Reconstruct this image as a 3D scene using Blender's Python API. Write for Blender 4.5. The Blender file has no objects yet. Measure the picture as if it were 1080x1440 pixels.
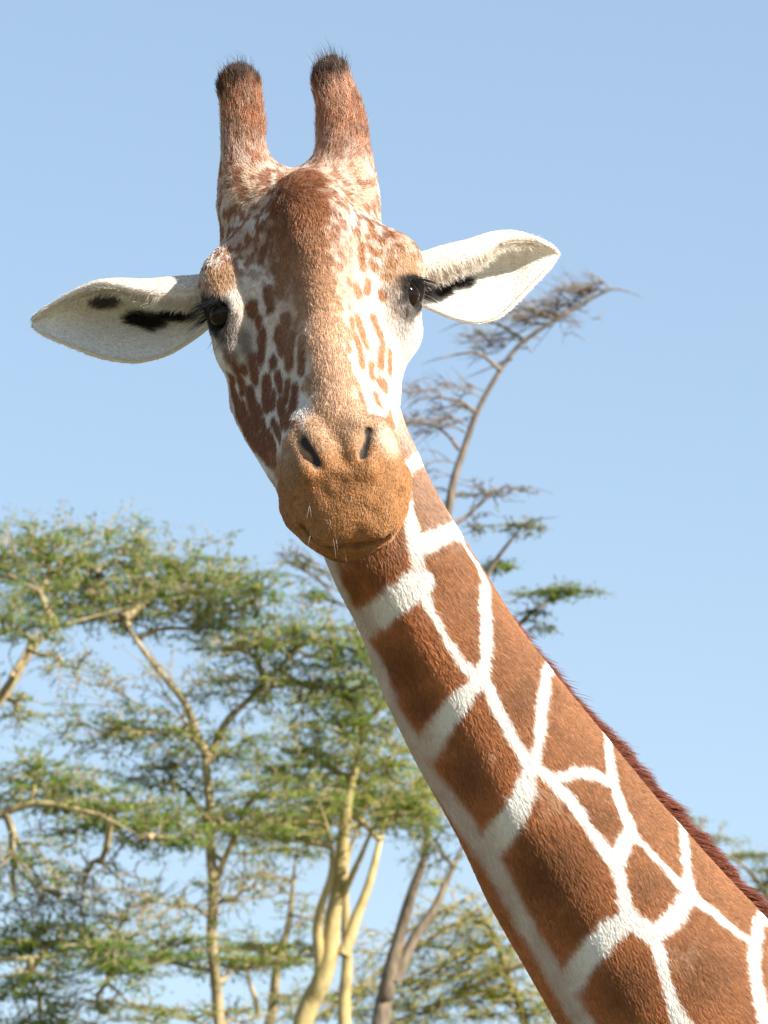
import bpy, math, random
import numpy as np
import openvdb

# ------------------------------------------------------------------ camera, sky, sun, exposure
scene = bpy.context.scene
PITCH = math.radians(13.0)
CAM = np.array([0.0, 0.0, 2.2])
DIST = 8.0                        # camera to the plane of the giraffe's eyes
cs, sn = math.cos(PITCH), math.sin(PITCH)
RIGHT = np.array([1.0, 0, 0]); UP = np.array([0, -sn, cs]); FWD = np.array([0, cs, sn])

cam_data = bpy.data.cameras.new('camera')
cam_data.sensor_fit = 'VERTICAL'; cam_data.sensor_height = 36.0; cam_data.sensor_width = 27.0
cam_data.lens = 200.0
cam_data.clip_start = 0.1; cam_data.clip_end = 5000
cam_data.dof.use_dof = True
cam_data.dof.focus_distance = DIST - 0.03
cam_data.dof.aperture_fstop = 27.0
cam = bpy.data.objects.new('camera', cam_data)
scene.collection.objects.link(cam)
cam.location = CAM
cam.rotation_euler = (math.pi / 2 + PITCH, 0, 0)
scene.camera = cam

SUN_VIEW = np.array([0.71, 0.59, 0.35])       # right, up, towards the camera
sun_w = SUN_VIEW[0] * RIGHT + SUN_VIEW[1] * UP - SUN_VIEW[2] * FWD
sun_w /= np.linalg.norm(sun_w)
elev = math.asin(sun_w[2]); azim = math.atan2(sun_w[0], sun_w[1])
sun_data = bpy.data.lights.new('sun', 'SUN')
sun_data.energy = 5.0; sun_data.angle = math.radians(0.5); sun_data.color = (1.0, 0.94, 0.85)
sun = bpy.data.objects.new('sun', sun_data); scene.collection.objects.link(sun)
from mathutils import Vector, Matrix
sun.rotation_euler = Vector(sun_w).to_track_quat('Z', 'Y').to_euler()
sun.location = (30, -20, 40)

world = bpy.data.worlds.new('World'); scene.world = world; world.use_nodes = True
wn = world.node_tree.nodes; wl = world.node_tree.links
sky = wn.new('ShaderNodeTexSky'); sky.sky_type = 'NISHITA'; sky.sun_disc = False
sky.sun_elevation = elev; sky.sun_rotation = azim
sky.altitude = 1700; sky.air_density = 1.0; sky.dust_density = 0.2; sky.ozone_density = 1.0
wn['Background'].inputs['Strength'].default_value = 0.13
hsv = wn.new('ShaderNodeHueSaturation'); hsv.inputs['Saturation'].default_value = 1.23; hsv.inputs['Value'].default_value = 1.13
gam = wn.new('ShaderNodeGamma'); gam.inputs[1].default_value = 0.55; wl.new(sky.outputs[0], gam.inputs[0])
wl.new(gam.outputs[0], hsv.inputs['Color']); wl.new(hsv.outputs[0], wn['Background'].inputs['Color'])

scene.view_settings.view_transform = 'Standard'; scene.view_settings.look = 'None'
scene.view_settings.exposure = 1.4; scene.view_settings.gamma = 1.0
scene.view_settings.use_curve_mapping = False
scene.render.engine = 'CYCLES'
scene.cycles.use_denoising = True

FUR = True
TREES = True
rng = np.random.default_rng(7)
col = scene.collection

# ------------------------------------------------------------------ coordinate helpers
def P(px, py, w=0.0):
    """photo pixel + depth (metres towards the camera from the eye plane) -> view coordinates"""
    px = np.asarray(px, float); py = np.asarray(py, float); w = np.asarray(w, float)
    k = (DIST - w) / DIST / 1000.0
    return np.stack([(px - 540) * k, (720 - py) * k, w + 0 * px], -1)
def to_world(p):
    p = np.asarray(p, float)
    return CAM + p[..., :1] * RIGHT + p[..., 1:2] * UP + (DIST - p[..., 2:3]) * FWD
def dir_world(d):
    d = np.asarray(d, float)
    return d[..., :1] * RIGHT + d[..., 1:2] * UP - d[..., 2:3] * FWD
def unit(v):
    v = np.asarray(v, float)
    return v / np.maximum(np.linalg.norm(v, axis=-1, keepdims=True), 1e-9)
def smooth(a, b, x):
    t = np.clip((x - a) / (b - a), 0, 1); return t * t * (3 - 2 * t)

# cheap value noise
_tab = rng.random((32, 32, 32)).astype(np.float32)
def noise(p, scale, off=0.0):
    q = np.asarray(p, np.float32) * scale + off + 100.0
    i = np.floor(q).astype(int); f = q - i; f = f * f * (3 - 2 * f)
    r = 0
    for dx in (0, 1):
        for dy in (0, 1):
            for dz in (0, 1):
                wgt = (f[..., 0] if dx else 1 - f[..., 0]) * (f[..., 1] if dy else 1 - f[..., 1]) * (f[..., 2] if dz else 1 - f[..., 2])
                r = r + wgt * _tab[(i[..., 0] + dx) & 31, (i[..., 1] + dy) & 31, (i[..., 2] + dz) & 31]
    return r

# ------------------------------------------------------------------ distance-field sculpting
class Field:
    def __init__(s, lo, hi, h):
        s.lo = np.array(lo, float); s.h = h
        s.n = np.ceil((np.array(hi) - s.lo) / h).astype(int) + 1
        s.D = np.full(s.n, 0.06, np.float32)
    def sub(s, lo, hi):
        a = np.clip(np.floor((np.array(lo) - s.lo) / s.h).astype(int), 0, s.n - 1)
        b = np.clip(np.ceil((np.array(hi) - s.lo) / s.h).astype(int) + 1, 0, s.n)
        sl = tuple(slice(x, y) for x, y in zip(a, b))
        ax = [(s.lo[i] + s.h * np.arange(a[i], b[i])).astype(np.float32) for i in range(3)]
        return sl, np.meshgrid(*ax, indexing='ij')
    def add(s, fn, lo, hi, k=0.02, mode='u'):
        pad = 0.03 + k
        sl, X = s.sub(np.array(lo) - pad, np.array(hi) + pad)
        d = np.minimum(fn(*X).astype(np.float32), 0.06); a = s.D[sl]
        if mode == 's': d = -d; a2 = -a
        if mode == 'u':
            h = np.maximum(k - np.abs(a - d), 0) / k
            s.D[sl] = np.minimum(a, d) - h * h * k * 0.25
        else:
            h = np.maximum(k - np.abs(-a + d) , 0) / k if False else np.maximum(k - np.abs(a - d), 0) / k
            s.D[sl] = np.maximum(a, d) + h * h * k * 0.25
    def ell(s, c, r, R=None, k=0.02, mode='u'):
        c = np.asarray(c, float); r = np.asarray(r, float); m = r.max()
        R = np.eye(3) if R is None else np.asarray(R, float)      # rows = local axes
        def fn(x, y, z):
            q = [R[i, 0] * (x - c[0]) + R[i, 1] * (y - c[1]) + R[i, 2] * (z - c[2]) for i in range(3)]
            k0 = np.sqrt(sum((q[i] / r[i]) ** 2 for i in range(3)))
            k1 = np.sqrt(sum((q[i] / r[i] ** 2) ** 2 for i in range(3))) + 1e-6
            return k0 * (k0 - 1) / k1
        s.add(fn, c - m, c + m, k, mode)
    def cone(s, a, b, ra, rb, k=0.02, mode='u'):
        a = np.asarray(a, float); b = np.asarray(b, float); m = max(ra, rb); ab = b - a; L2 = ab @ ab
        def fn(x, y, z):
            t = np.clip(((x - a[0]) * ab[0] + (y - a[1]) * ab[1] + (z - a[2]) * ab[2]) / L2, 0, 1)
            return np.sqrt((x - a[0] - t * ab[0]) ** 2 + (y - a[1] - t * ab[1]) ** 2 + (z - a[2] - t * ab[2]) ** 2) - (ra + (rb - ra) * t)
        s.add(fn, np.minimum(a, b) - m, np.maximum(a, b) + m, k, mode)
    def chain(s, pts, radii, k=0.02, mode='u'):
        pts = np.asarray(pts, float); n = 8 * (len(pts) - 1) + 1
        t = np.linspace(0, len(pts) - 1, n); kern = np.hanning(11)[1:-1]; kern /= kern.sum()
        sm = lambda y: np.convolve(np.pad(np.interp(t, np.arange(len(pts)), y), 4, mode='reflect', reflect_type='odd'), kern, 'valid')
        q = np.stack([sm(pts[:, i]) for i in range(3)], -1); r = sm(np.asarray(radii, float)); m = r.max()
        def fn(x, y, z):
            best = None
            for i in range(n - 1):
                a = q[i]; ab = q[i + 1] - a
                u = np.clip(((x - a[0]) * ab[0] + (y - a[1]) * ab[1] + (z - a[2]) * ab[2]) / (ab @ ab), 0, 1)
                d = np.sqrt((x - a[0] - u * ab[0]) ** 2 + (y - a[1] - u * ab[1]) ** 2 + (z - a[2] - u * ab[2]) ** 2) - (r[i] + (r[i + 1] - r[i]) * u)
                best = d if best is None else np.minimum(best, d)
            return best
        s.add(fn, q.min(0) - m, q.max(0) + m, k, mode)
    def mesh(s):
        g = openvdb.FloatGrid(0.06); g.copyFromArray(s.D); g.transform = openvdb.createLinearTransform(1.0)
        v, q = g.convertToQuads(0.0) if hasattr(g, 'convertToQuads') else (None, None)
        return s.lo + s.h * np.asarray(v, float), np.asarray(q)
    def sample(s, p):
        q = (np.asarray(p) - s.lo) / s.h
        i = np.clip(np.floor(q).astype(int), 0, s.n - 2); f = np.clip(q - i, 0, 1); r = 0
        for dx in (0, 1):
            for dy in (0, 1):
                for dz in (0, 1):
                    r = r + (f[..., 0] if dx else 1 - f[..., 0]) * (f[..., 1] if dy else 1 - f[..., 1]) * (f[..., 2] if dz else 1 - f[..., 2]) * s.D[i[..., 0] + dx, i[..., 1] + dy, i[..., 2] + dz]
        return r
    def grad(s, p):
        e = s.h; g = []
        for ax in range(3):
            o = np.zeros(3); o[ax] = e
            g.append(s.sample(p + o) - s.sample(p - o))
        return unit(np.stack(g, -1))
    def hit(s, px, py, w0=0.40, w1=-0.34):
        px = np.atleast_1d(np.asarray(px, float)); py = np.atleast_1d(np.asarray(py, float))
        ws = np.arange(w0, w1, -0.002)
        pts = P(px[:, None] + 0 * ws, py[:, None] + 0 * ws, ws[None] + 0 * px[:, None])
        d = s.sample(pts)
        neg = d < 0
        i = np.where(neg.any(1), neg.argmax(1), np.abs(d).argmin(1))
        return pts[np.arange(len(px)), i]

# ------------------------------------------------------------------ giraffe: head and neck
# head frame: X across the face, Y down the face to the muzzle, Z out of the brow
HX = unit([0.985, 0.105, -0.10]); HY = unit(np.array([0.148, -0.80, 0.585])); HY = unit(HY - HX * (HX @ HY)); HZ = np.cross(HY, HX); HZ = HZ if HZ[2] > 0 else -HZ
HO = P(442, 430, 0.0)
HR = np.stack([HX, HY, HZ])
def H(x, y, z): return HO + x * HX + y * HY + z * HZ
def hloc(p): return (np.asarray(p) - HO) @ HR.T

# neck frame
NA = unit([0.545, -0.839, 0.02]); N0 = P(530, 725, -0.13)
NQ = unit([0.839, 0.545, 0.0]); NW = unit(np.cross(NA, NQ)); NW = NW if NW[2] > 0 else -NW
_ns = np.linspace(-0.5, 2.0, 251)
def _crv(xs, ys):
    t = np.interp(_ns, xs, ys); kern = np.hanning(21); kern /= kern.sum()
    return np.convolve(np.pad(t, 10, mode='edge'), kern, 'valid')
_nc = _crv([-.5, -.28, -.1, 0, .18, .36, .55, .69, 1.0, 2.0], [.10, .07, .020, -.003, -.020, -.029, -.026, -.019, -0.004, 0.03])
_na = _crv([-.5, -.25, -.1, 0, .18, .36, .55, .69, 1.0, 1.5, 2.0], [.075, .08, .086, .091, .103, .118, .138, .154, .192, .27, .34])
_nw = _crv([-.5, -.25, -.1, 0.2, 1.0, 2.0], [.0, .0, -.01, 0.0, 0.02, 0.0])
def neck_fn(shrink=0.0):
    def fn(x, y, z):
        d = [x - N0[0], y - N0[1], z - N0[2]]
        s_ = NA[0] * d[0] + NA[1] * d[1] + NA[2] * d[2]
        q = NQ[0] * d[0] + NQ[1] * d[1] + NQ[2] * d[2]; w = NW[0] * d[0] + NW[1] * d[1] + NW[2] * d[2]
        a = np.interp(s_, _ns, _na) - shrink; q = q - np.interp(s_, _ns, _nc); w = w - np.interp(s_, _ns, _nw)
        b = a * 0.80
        f = (np.sqrt((q / a) ** 2 + (w / b) ** 2) - 1) * b * 0.97
        return np.maximum(f, -0.30 - s_)
    return fn

G = Field([-0.33, -1.05, -0.36], [0.86, 0.68, 0.37], 0.004)
G.add(neck_fn(), [-0.3, -1.05, -0.33], [0.86, 0.35, 0.1], 0.02)

# skull and face as one swept section
yk = np.array([-.24, -.20, -.14, -.08, -.02, .04, .10, .16, .22, .28, .34, .40])
zt = np.array([.055, .078, .100, .112, .103, .092, .084, .074, .064, .056, .044, .02])
zb = np.array([-.06, -.075, -.09, -.105, -.125, -.135, -.135, -.122, -.105, -.09, -.085, -.07])
ha = np.array([.080, .098, .112, .118, .121, .119, .110, .098, .086, .077, .072, .05])
tp = np.array([.05, .10, .12, .12, .18, .26, .32, .34, .30, .22, .1, .0])
def face_fn(x, y, z):
    d = [x - HO[0], y - HO[1], z - HO[2]]
    lx, ly, lz = [HR[i, 0] * d[0] + HR[i, 1] * d[1] + HR[i, 2] * d[2] for i in range(3)]
    T = np.interp(ly, yk, zt); B = np.interp(ly, yk, zb); A = np.interp(ly, yk, ha); K = np.interp(ly, yk, tp)
    zc = (T + B) / 2; hz = (T - B) / 2
    lx = lx + 0.018 * smooth(0.0, -0.10, lz) * smooth(0, .1, ly)
    A = A * (1 - K * np.clip((lz - zc) / hz, -1, 1))
    n = 2.3
    f = ((np.abs(lx / A) ** n + np.abs((lz - zc) / hz) ** n) ** (1 / n) - 1) * np.minimum(A, hz)
    cap = np.maximum(-0.21 - ly, ly - 0.34)
    kk = 0.05; h = np.maximum(kk - np.abs(f - cap), 0) / kk
    return np.maximum(f, cap) + h * h * kk * 0.25
G.add(face_fn, [-0.32, -0.1, -0.33], [0.12, 0.62, 0.35], 0.05)
# muzzle, lips, chin
G.ell(H(0.0, .308, -.022), [.085, .073, .064], HR, 0.03)
G.ell(H(0.004, .338, -.040), [.070, .048, .054], HR, 0.035)
G.ell(H(.0, .312, -.078), [.052, .060, .038], HR, 0.04)
# nose top and flared nostril rims
for sx in (-1, 1):
    G.ell(H(sx * .041, .268, .022), [.029, .050, .026], HR, 0.045)
# median bump on the forehead and the bridge of the nose
G.ell(H(.004, -.080, .110), [.040, .066, .036], HR, 0.05)
G.cone(H(0.004, -.06, .108), H(0.004, .24, .055), .024, .022, 0.04)
# brows and lower rims of the eye sockets
for sx in (-1, 1):
    G.ell(H(sx * .118, -.030, .028), [.040, .052, .036], HR, 0.04)
    G.ell(H(sx * .116, .045, -.012), [.028, .040, .030], HR, 0.04)
# horns
OSL = P([352, 344, 341, 338], [275, 215, 160, 125], [-.06, -.075, -.085, -.09])
OSR = P([482, 482, 476, 467], [270, 205, 150, 112], [-.06, -.085, -.095, -.10])
G.chain(OSL, [.045, .027, .0238, .0262], 0.035)
G.chain(OSR, [.048, .034, .0285, .0225], 0.035)
# nostrils: slits cut into the flared rims
def cut(x0, y0, x1, y1, r, depth, k=0.012):
    h0 = G.hit(x0, y0)[0]; h1 = G.hit(x1, y1)[0]
    n = G.grad(np.array([h0, h1])); 
    return h0 - n[0] * depth, h1 - n[1] * depth, r, k
for rx_ in ((414, 622, 436, 664), (531, 604, 520, 655), (437, 604, 458, 646), (505, 596, 497, 634)):
    h_ = G.hit(rx_[0::2], rx_[1::2]); G.cone(h_[0] - [0, 0, .002], h_[1] - [0, 0, .002], .0065, .0075, .022)
cuts = [cut(425, 619, 446, 653, .0066, -.001), cut(518, 606, 510, 641, .0052, -.001)]
for a_, b_, r_, k_ in cuts: G.chain([a_, a_ * .5 + b_ * .5 + [-.002, 0, 0], b_], [r_ * .55, r_ * 1.15, r_ * .5], k_, 's')
# eyes: sockets
EYES = []
for ex, ey, out in ((306, 444, -1), (578, 414, 1)):
    h = G.hit(ex, ey)[0]; n = unit(G.grad(h[None])[0] + 0.6 * out * HX)
    c = h - n * 0.017
    EYES.append((c, n))
    G.ell(c, [.031, .031, .031], None, 0.02)
    G.ell(c + n * .014, [.021, .021, .021], None, 0.008, 's')

# heavy upper lids and thin lower lids
for (c, n), out in zip(EYES, (-1, 1)):
    up = unit(-HY + .25 * HZ); up = unit(up - n * (up @ n)); sd = np.cross(up, n)
    an = np.linspace(-1.25, 1.25, 7)
    G.chain([c + n * .0165 + .0195 * (math.cos(a) * up + math.sin(a) * sd) for a in an], [.0045, .0062, .0072, .0075, .0072, .0062, .0045], .007)
    G.chain([c + n * .0125 + .0225 * (-math.cos(a) * up + math.sin(a) * sd) for a in an], [.004] * 7, .006)
# mouth line and soft lumps of the lips
ML = G.hit([424, 440, 464, 494, 526, 546], [742, 755, 766, 770, 764, 752]); G.chain(ML, [.0012, .003, .0042, .0045, .0036, .0012], .008, 's')
th_ = G.hit([505, 560, 640, 720, 800, 860], [860, 965, 1105, 1245, 1375, 1470], .15) + 0.0
G.chain(th_ + np.array([-.55, -.1, .8]) * .020, [.025] * 6, .05, 's')
sl, X = G.sub([-.2, -.10, .05], [.08, .16, .36])
pp = np.stack(X, -1)
ly = (pp - HO) @ HY
G.D[sl] += ((noise(pp, 55) - .5) * .0045 + (noise(pp, 24, 4.) - .5) * .009) * smooth(.23, .30, ly)
sl, X = G.sub([-.33, .05, -.3], [.12, .66, .2]); pp = np.stack(X, -1)
G.D[sl] += ((noise(pp, 18, 2.) - .5) * .006 + (noise(pp, 40, 6.) - .5) * .002) * smooth(.05, .12, pp[..., 1])
sl, X = G.sub([-.2, -1.05, -.36], [.86, -.08, .2]); pp = np.stack(X, -1)
G.D[sl] += (noise(pp, 7, 2.) - .5) * .012 * smooth(-.08, -.2, pp[..., 1])
V, Q = G.mesh()

# ------------------------------------------------------------------ ears (part of the same skin)
def ear(U, E, L, w_base, w_tip, ns=40, nt=26):
    s_ = np.linspace(0, 1, ns)
    def crv(pts):
        pts = np.array(pts, float); t = np.linspace(0, 1, len(pts))
        # cubic-ish smoothing
        f = np.linspace(0, 1, 200); k = np.hanning(41); k /= k.sum()
        o = []
        for i in range(2):
            y = np.interp(f, t, pts[:, i]); o.append(np.convolve(np.pad(y, 20, mode='reflect', reflect_type='odd'), k, 'valid'))
        return np.stack([np.interp(s_, f, o[i]) for i in range(2)], -1)
    U, E, L = crv(U), crv(E), crv(L)
    roll = 1 - smooth(0.35, 0.85, s_); wid = np.clip(np.linalg.norm(U - E, axis=1) / 110.0, 0.02, 1)
    w0 = w_base + (w_tip - w_base) * s_
    rows = []
    for i in range(ns):
        u, e, l = U[i], E[i], L[i]; b = wid[i]
        B1 = u + (e - u) * .22; B2 = u + (e - u) * .50; B3 = u + (e - u) * .8
        ctl = [(*l, w0[i] + b * (.012 + .034 * roll[i])), (*(l * .5 + u * .5 + (u - l) * .08), w0[i] + b * (.012 + .042 * roll[i])),
               (*u, w0[i] + b * .012), (*B1, w0[i] - b * (.022 + .026 * roll[i])), (*B2, w0[i] - b * (.034 + .014 * roll[i])), (*B3, w0[i] - b * .014), (*e, w0[i] + b * .012)]
        ctl = np.array(ctl); t = np.linspace(0, len(ctl) - 1, nt)
        p = np.concatenate([[2 * ctl[0] - ctl[1]], ctl, [2 * ctl[-1] - ctl[-2]]])
        j = np.minimum(t.astype(int), len(ctl) - 2); f = (t - j)[:, None]
        p0, p1, p2, p3 = p[j], p[j + 1], p[j + 2], p[j + 3]
        q = .5 * (2 * p1 + (p2 - p0) * f + (2 * p0 - 5 * p1 + 4 * p2 - p3) * f ** 2 + (3 * p1 - p0 - 3 * p2 + p3) * f ** 3)
        rows.append(P(q[:, 0], q[:, 1], q[:, 2]))
    S = np.array(rows)                                     # ns, nt, 3
    du = np.gradient(S, axis=0); dv = np.gradient(S, axis=1); n = unit(np.cross(du, dv))
    if n[ns // 2, nt * 2 // 3, 2] < 0: n = -n              # inner side looks at the camera
    th = 0.0028
    inner = S + n * th; outer = S - n * th
    verts = np.concatenate([inner.reshape(-1, 3), outer.reshape(-1, 3)]); N = ns * nt; F = []
    for i in range(ns - 1):
        for j in range(nt - 1):
            a, b, c, d = i * nt + j, i * nt + j + 1, (i + 1) * nt + j + 1, (i + 1) * nt + j
            F.append((a, b, c, d)); F.append((N + d, N + c, N + b, N + a))
    for i in range(ns - 1):
        for j in (0, nt - 1):
            a, d = i * nt + j, (i + 1) * nt + j
            F.append((a, d, N + d, N + a))
    for j in range(nt - 1):
        for i in (0, ns - 1):
            a, b = i * nt + j, i * nt + j + 1
            F.append((a, b, N + b, N + a))
    F = np.array(F)
    # make the inner faces look along +n
    p = verts[F[0]]
    fn = np.cross(p[1] - p[0], p[2] - p[0])
    if fn @ n[0, 0] < 0: F = F[:, ::-1]
    st = np.stack(np.meshgrid(s_, np.linspace(0, 1, nt), indexing='ij'), -1).reshape(-1, 2)
    return verts, F, np.concatenate([st, st])
EL = ear([(300, 388), (250, 391), (205, 396), (165, 394), (130, 398), (90, 419), (60, 436), (46, 449)],
         [(300, 455), (268, 480), (235, 500), (190, 511), (140, 503), (88, 482), (58, 469), (46, 459)],
         [(300, 425), (262, 432), (228, 428), (192, 418), (160, 400), (110, 412), (62, 438), (46, 451)], -.050, -.125)
ER = ear([(580, 362), (622, 348), (655, 341), (690, 329), (722, 326), (757, 337), (777, 346), (784, 356)],
         [(575, 420), (604, 434), (638, 449), (672, 456), (705, 446), (745, 405), (774, 376), (784, 363)],
         [(585, 398), (618, 394), (650, 380), (682, 366), (694, 345), (735, 335), (776, 347), (784, 358)], -.050, -.170)

# ------------------------------------------------------------------ mesh helpers
def make_mesh(name, verts, faces, mats, parent=None, smooth_sh=True, colors=None):
    me = bpy.data.meshes.new(name)
    me.from_pydata(np.asarray(verts).tolist(), [], np.asarray(faces).tolist() if not isinstance(faces, list) else faces)
    if smooth_sh: me.shade_smooth()
    for m in (mats if isinstance(mats, (list, tuple)) else [mats]): me.materials.append(m)
    if colors is not None:
        at = me.color_attributes.new('coat', 'FLOAT_COLOR', 'POINT')
        c4 = np.ones((len(verts), 4), np.float32); c4[:, :3] = colors
        at.data.foreach_set('color', c4.ravel())
    o = bpy.data.objects.new(name, me); col.objects.link(o)
    if parent is not None: o.parent = parent
    return o
def vnormals(v, f):
    p = v[f]; n = np.cross(p[:, 2] - p[:, 0], p[:, 3] - p[:, 1]); r = np.zeros_like(v)
    for i in range(4):
        for k in range(3): r[:, k] += np.bincount(f[:, i], n[:, k], len(v))
    return unit(r)

# ------------------------------------------------------------------ coat colours (albedo of the hair, some shade painted in)
WHITE = np.array([.88, .85, .80]); BROWN = np.array([.50, .200, .072]); TAN = np.array([.36, .172, .080])
DARK = np.array([.020, .014, .011]); MUZ = np.array([.47, .235, .095])
NECK_LINES = [   # x, y, width in photo pixels; turned into points on the skin
    [(604, 628, 24), (585, 643, 24), (566, 658, 24), (540, 675, 24)],
    [(566, 690, 22), (574, 725, 22), (582, 765, 24), (586, 800, 24), (584, 820, 24)],
    [(646, 738, 30), (612, 754, 34), (584, 770, 30)],
    [(625, 690, 10), (636, 730, 12), (650, 765, 14), (668, 790, 16), (680, 815, 20), (679, 860, 24), (681, 905, 22), (676, 950, 22)],
    [(586, 815, 50), (548, 846, 48), (512, 874, 48), (488, 890, 50)],
    [(590, 828, 18), (610, 870, 16), (636, 912, 16), (664, 950, 18)],
    [(670, 955, 26), (642, 985, 40), (616, 1022, 42), (598, 1050, 44)],
    [(676, 950, 22), (700, 1000, 17), (725, 1045, 20), (748, 1078, 26)],
    [(800, 892, 26), (776, 920, 24), (764, 945, 20), (761, 985, 20), (756, 1030, 18), (750, 1070, 20)],
    [(744, 1075, 26), (736, 1110, 36), (716, 1150, 44), (690, 1184, 52)],
    [(750, 1078, 22), (778, 1094, 16), (802, 1084, 18), (830, 1084, 20), (858, 1098, 20)],
    [(760, 1082, 20), (800, 1122, 18), (830, 1168, 20), (860, 1208, 22)],
    [(850, 995, 20), (850, 1030, 20), (856, 1075, 18), (866, 1120, 18), (884, 1165, 20), (864, 1208, 30)],
    [(884, 1165, 12), (915, 1200, 11), (946, 1232, 14), (966, 1256, 22)],
    [(946, 1108, 18), (952, 1145, 18), (960, 1190, 18), (966, 1250, 22)],
    [(862, 1208, 22), (872, 1250, 20), (882, 1290, 30)],
    [(884, 1288, 34), (852, 1310, 44), (820, 1348, 44), (800, 1376, 50)],
    [(884, 1290, 30), (918, 1312, 34), (944, 1290, 34), (966, 1256, 30)],
    [(966, 1256, 20), (1000, 1282, 15), (1030, 1306, 15), (1056, 1325, 16)],
    [(918, 1312, 26), (930, 1360, 20), (944, 1410, 22), (962, 1445, 30), (985, 1470, 44)],
    [(1082, 1268, 26), (1062, 1295, 22), (1056, 1345, 22), (1064, 1400, 24), (1080, 1450, 26), (1110, 1500, 26)],
    [(962, 1445, 30), (930, 1475, 44), (905, 1510, 44), (890, 1530, 44)],
    [(448, 770, 26), (461, 810, 30), (488, 885, 32), (516, 950, 30), (556, 1018, 34), (604, 1092, 38), (652, 1156, 40), (694, 1216, 38), (735, 1296, 32), (775, 1360, 34), (806, 1418, 36), (842, 1470, 38), (890, 1540, 40)],
    [(1110, 1500, 30), (1060, 1540, 40), (1010, 1600, 44)], [(985, 1470, 30), (1030, 1530, 34), (1060, 1545, 34)]]
SEG_A, SEG_B, SEG_W = [], [], []
for ln in NECK_LINES:
    a = np.array(ln, float)
    # densify so that the line lies on the skin
    t = np.linspace(0, len(a) - 1, (len(a) - 1) * 3 + 1); d = np.stack([np.interp(t, np.arange(len(a)), a[:, i]) for i in range(3)], -1)
    h = np.where((d[:, 1] > 795)[:, None], G.hit(d[:, 0], d[:, 1], w0=0.15), G.hit(d[:, 0], d[:, 1], w0=-0.01))
    for i in range(len(d) - 1):
        SEG_A.append(h[i]); SEG_B.append(h[i + 1]); SEG_W.append((d[i, 2] * .87 / 2000, d[i + 1, 2] * .87 / 2000))
SEG_A, SEG_B, SEG_W = np.array(SEG_A), np.array(SEG_B), np.array(SEG_W)
LOWSEED = np.array([N0 + NA * s_ + NQ * (np.interp(s_, _ns, _nc) + np.interp(s_, _ns, _na) * math.cos(t_)) + NW * (.8 * np.interp(s_, _ns, _na) * math.sin(t_))
                    for i, s_ in enumerate((.98, 1.08, 1.18, 1.30, 1.42)) for t_ in (np.array([.2, 1.05, 1.9, 2.75]) + .4 * (i % 2))])
def neckloc(p):
    d = np.asarray(p) - N0; s_ = d @ NA
    return s_, d @ NQ - np.interp(s_, _ns, _nc), d @ NW - np.interp(s_, _ns, _nw), np.interp(s_, _ns, _na)
def seg_dist(p, A, B, W):
    """signed distance to the nearest of many tapered segments"""
    best = np.full(len(p), 1.0)
    for a, b, w in zip(A, B, W):
        ab = b - a; m = 0.09
        box = (np.abs(p - (a + b) / 2) < (np.abs(ab) / 2 + m)).all(1); idx = np.nonzero(box)[0]
        if len(idx) == 0: continue
        q = p[idx] - a; t = np.clip(q @ ab / max(ab @ ab, 1e-9), 0, 1)
        d = np.linalg.norm(q - t[:, None] * ab, axis=1) - (w[0] + (w[1] - w[0]) * t)
        best[idx] = np.minimum(best[idx], d)
    return best
def mixc(c, k, m): return c + (np.asarray(k) - c) * m[:, None]
def z2(X, Y): return 260 + X / 3.0, 260 + Y / 3.0
FACE_SPOTS = [(350,440,360,520,30),(285,505,290,540,34),(400,430,405,450,20),(330,620,320,740,32),(425,560,412,690,36),(455,630,440,760,34),(285,720,295,815,38),
 (243,768,247,775,32),(368,738,372,745,36),(345,830,345,920,58),(395,800,405,850,28),(435,830,430,900,24),(465,850,455,940,30),(230,820,240,870,24),(275,870,305,1010,46),
 (405,920,420,1000,44),(240,930,290,1030,40),(375,1000,405,1060,34),(350,1040,370,1085,34),(498,650,494,780,30),(320,1075,345,1110,28),(215,880,225,940,20),(180,700,190,740,14),
 (770,410,765,440,24),(722,425,728,460,20),(685,395,688,410,14),(823,455,827,465,26),(725,560,760,670,22),(790,560,830,660,28),(828,655,820,760,28),(720,640,745,750,34),
 (690,680,692,700,14),(785,760,785,800,16),(860,700,860,780,22),(825,830,838,840,50),(738,880,746,910,24),(800,880,812,920,28),(862,960,855,1030,38),(700,560,705,600,16),
 (740,250,745,262,22),(790,268,792,275,18),(830,238,833,243,24),(815,280,818,284,16),(860,322,864,328,20),(788,330,795,338,26),(868,200,872,205,18),(735,290,750,340,34),
 (250,640,262,690,26),(400,600,395,640,22),(310,560,318,585,24),(215,760,222,790,18),(310,930,318,960,20),(375,880,372,930,22),(440,960,436,1010,26),(470,1000,462,1050,22),(330,1000,338,1040,22),(200,850,232,975,34),(232,975,272,1062,40),(272,1062,318,1114,40),(318,1114,378,1168,40),(205,860,228,930,40),(225,950,262,1010,46),(190,800,200,840,24),(285,1040,330,1085,44),(255,1020,285,1060,34),(345,1090,380,1115,36),(200,720,206,750,20),(775,160,790,200,30),(800,120,815,150,20),(900,250,903,252,14),(845,380,848,384,12)]
fa = np.array([z2(a, b) for a, b, *_ in FACE_SPOTS]); fb = np.array([z2(c, d) for _, _, c, d, _ in FACE_SPOTS]); fw = np.array([e / 6000 for *_, e in FACE_SPOTS])
FS_A, FS_B = G.hit(fa[:, 0], fa[:, 1]), G.hit(fb[:, 0], fb[:, 1])
def blob(p, x, y, r, soft=0.5, w0=0.4):
    c = G.hit(x, y, w0)[0]; d = np.linalg.norm(p - c, axis=1)
    return 1 - smooth(r * (1 - soft), r * (1 + soft), d)

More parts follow.
